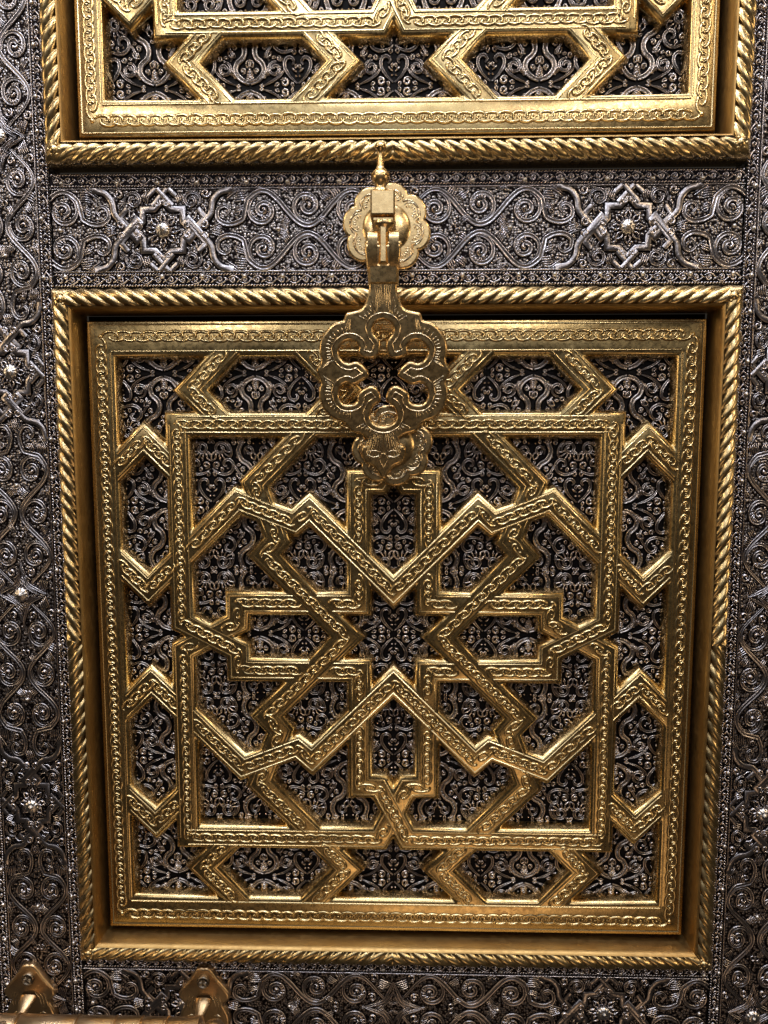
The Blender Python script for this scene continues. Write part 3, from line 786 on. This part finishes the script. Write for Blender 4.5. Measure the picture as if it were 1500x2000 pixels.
fk.add(*box(-.062, .066, -.17, -.085, -.03, .034, .010))
fk.build("fork", M_knock, drop, angle=40)

# strike plate under the drop's tip, screwed to the door
strike = thing("strike_plate", "scalloped brass strike plate half hidden behind the tip of the knocker", "strike plate", (-.005, .905, 0))
pl = rosette("plate", .172, strike, (0, 0, .105), .55, M_knock)
sb = MB(); v, f = lathe([(.06, -.02), (.06, .095)], 20); sb.add(v, f); sb.build("stud", M_knock, strike)

# ================================================================== PULL HANDLE
handle = thing("pull_handle", "worn brass pull handle bar on two screwed shield mounts at the bottom left", "door handle", (-1.35, -1.825, 0))
HX, HY = -1.35, -1.825
half = [(.024, .156), (.064, .098), (.104, .050), (.116, .022), (.104, .004), (.088, -.012), (.086, -.03), (.100, -.056), (.112, -.09), (.112, -.125), (.100, -.155), (.082, -.175), (.088, -.205), (.06, -.24)]
shield = smooth_line([(0, .160)] + half + [(0, -.26)] + [(-x, y) for x, y in half[::-1]], 4, True)
for mx_ in (-1.803, -.932):
    mt = curve_plate("mount", [[tuple(q) for q in shield]], .010, .012, M_handle, handle, (mx_ - HX, 0, .022))
    e_ = MB()
    for sx in (1, -1):
        for k in range(3): e_.add(*ribbon(smooth_line([(sx * (.03 + .02 * k), .03), (sx * (.055 + .015 * k), -.01), (sx * (.06 + .01 * k), -.05)], 4), .003, .004, 'edge', z=.021))
        for k in range(3): e_.add(*ribbon([(sx * .05, -.08 - .022 * k), (sx * .065, -.073 - .022 * k), (sx * .08, -.08 - .022 * k)], .004, .004, 'edge', z=.021))
    e_.build('engraving', M_chase2, mt)['kind'] = 'stuff'
    sc = MB(); sc.add(*lathe([(.031, -.005), (.032, .010), (.029, .016), (.026, .0165), (.024, .012), (.0001, .012)], 28))
    for k in range(4):
        a = k * math.pi / 4; sc.add(*ribbon([(-.017 * math.cos(a), -.017 * math.sin(a)), (.017 * math.cos(a), .017 * math.sin(a))], .0035, .005 + .0004 * k, 'round', mitre=True, z=.012))
    so_ = sc.build("screw", M_steel, mt, loc=(0, .105, .020))
    # arm curving out to the bar
    am = MB(); path = smooth_line([(.015, .03), (-.02, .12), (-.035, .22), (-.02, .28)], 6)   # (y, z)
    secs = []
    for i, (y, z) in enumerate(path):
        w = .020 + .022 * math.exp(-(i / 4) ** 2); th = .016
        t_ = path[min(i + 1, len(path) - 1)] - path[max(i - 1, 0)]; t_ = t_ / np.linalg.norm(t_)
        for k in range(10):
            a = 2 * math.pi * k / 10; n_ = np.array([-t_[1], t_[0]])
            secs.append((w * math.cos(a), y + n_[0] * th * math.sin(a), z + n_[1] * th * math.sin(a)))
    n = len(path); i = np.arange(n - 1)[:, None]; j = np.arange(10)[None, :]; j2 = (j + 1) % 10
    am.add(secs, np.stack([i * 10 + j, i * 10 + j2, (i + 1) * 10 + j2, (i + 1) * 10 + j], -1).reshape(-1, 4))
    v, f = lathe([(.066, -.028), (.080, -.024), (.084, -.01), (.084, .01), (.080, .024), (.066, .028)], 32); am.add(np.c_[v[:, 2], v[:, 0] - .005, v[:, 1] + .27], f)
    am.build("arm", M_handle, mt)
prof = [(.0001, -.98)]
x = -.97
prof += [(.07, -.96), (.073, -.90)]
for c_ in (-.80, -.68, -.40, -.12, .06, .18, .30):
    prof += [(.073, c_ - .014), (.069, c_ - .007), (.076, c_ - .003), (.076, c_ + .003), (.069, c_ + .007), (.073, c_ + .014)]
prof += [(.073, .40), (.080, .455), (.06, .465), (.045, .475), (.060, .490), (.068, .515), (.064, .545), (.045, .565), (.035, .572), (.04, .585), (.035, .605), (.015, .62), (.0001, .622)]
v, f = lathe(prof, 48); bb = MB(); bb.add(np.c_[v[:, 2], v[:, 1], v[:, 0]], f)
bar = bb.build("bar", M_handle, handle, angle=45, loc=(0, .008, .27))
# leaf engraving on the bar's upper side
e_ = MB()
for x0 in (-.55, -.25, .11, .36):
    for k in range(-2, 3):
        for s in (1, -1):
            p = smooth_line([(x0 + .018 * k, 0), (x0 + .018 * k + .012, s * .03), (x0 + .018 * k + .03, s * .05)], 3)
            V, F, A = ribbon(p, .004, .003, 'edge'); a = V[:, 1] / .073
            a = a + math.radians(35)
            e_.add(np.c_[V[:, 0], (.073 + V[:, 2]) * np.sin(a), (.073 + V[:, 2]) * np.cos(a)], F, A)
e_.build('engraving', M_chase2, bar)['kind'] = 'stuff'
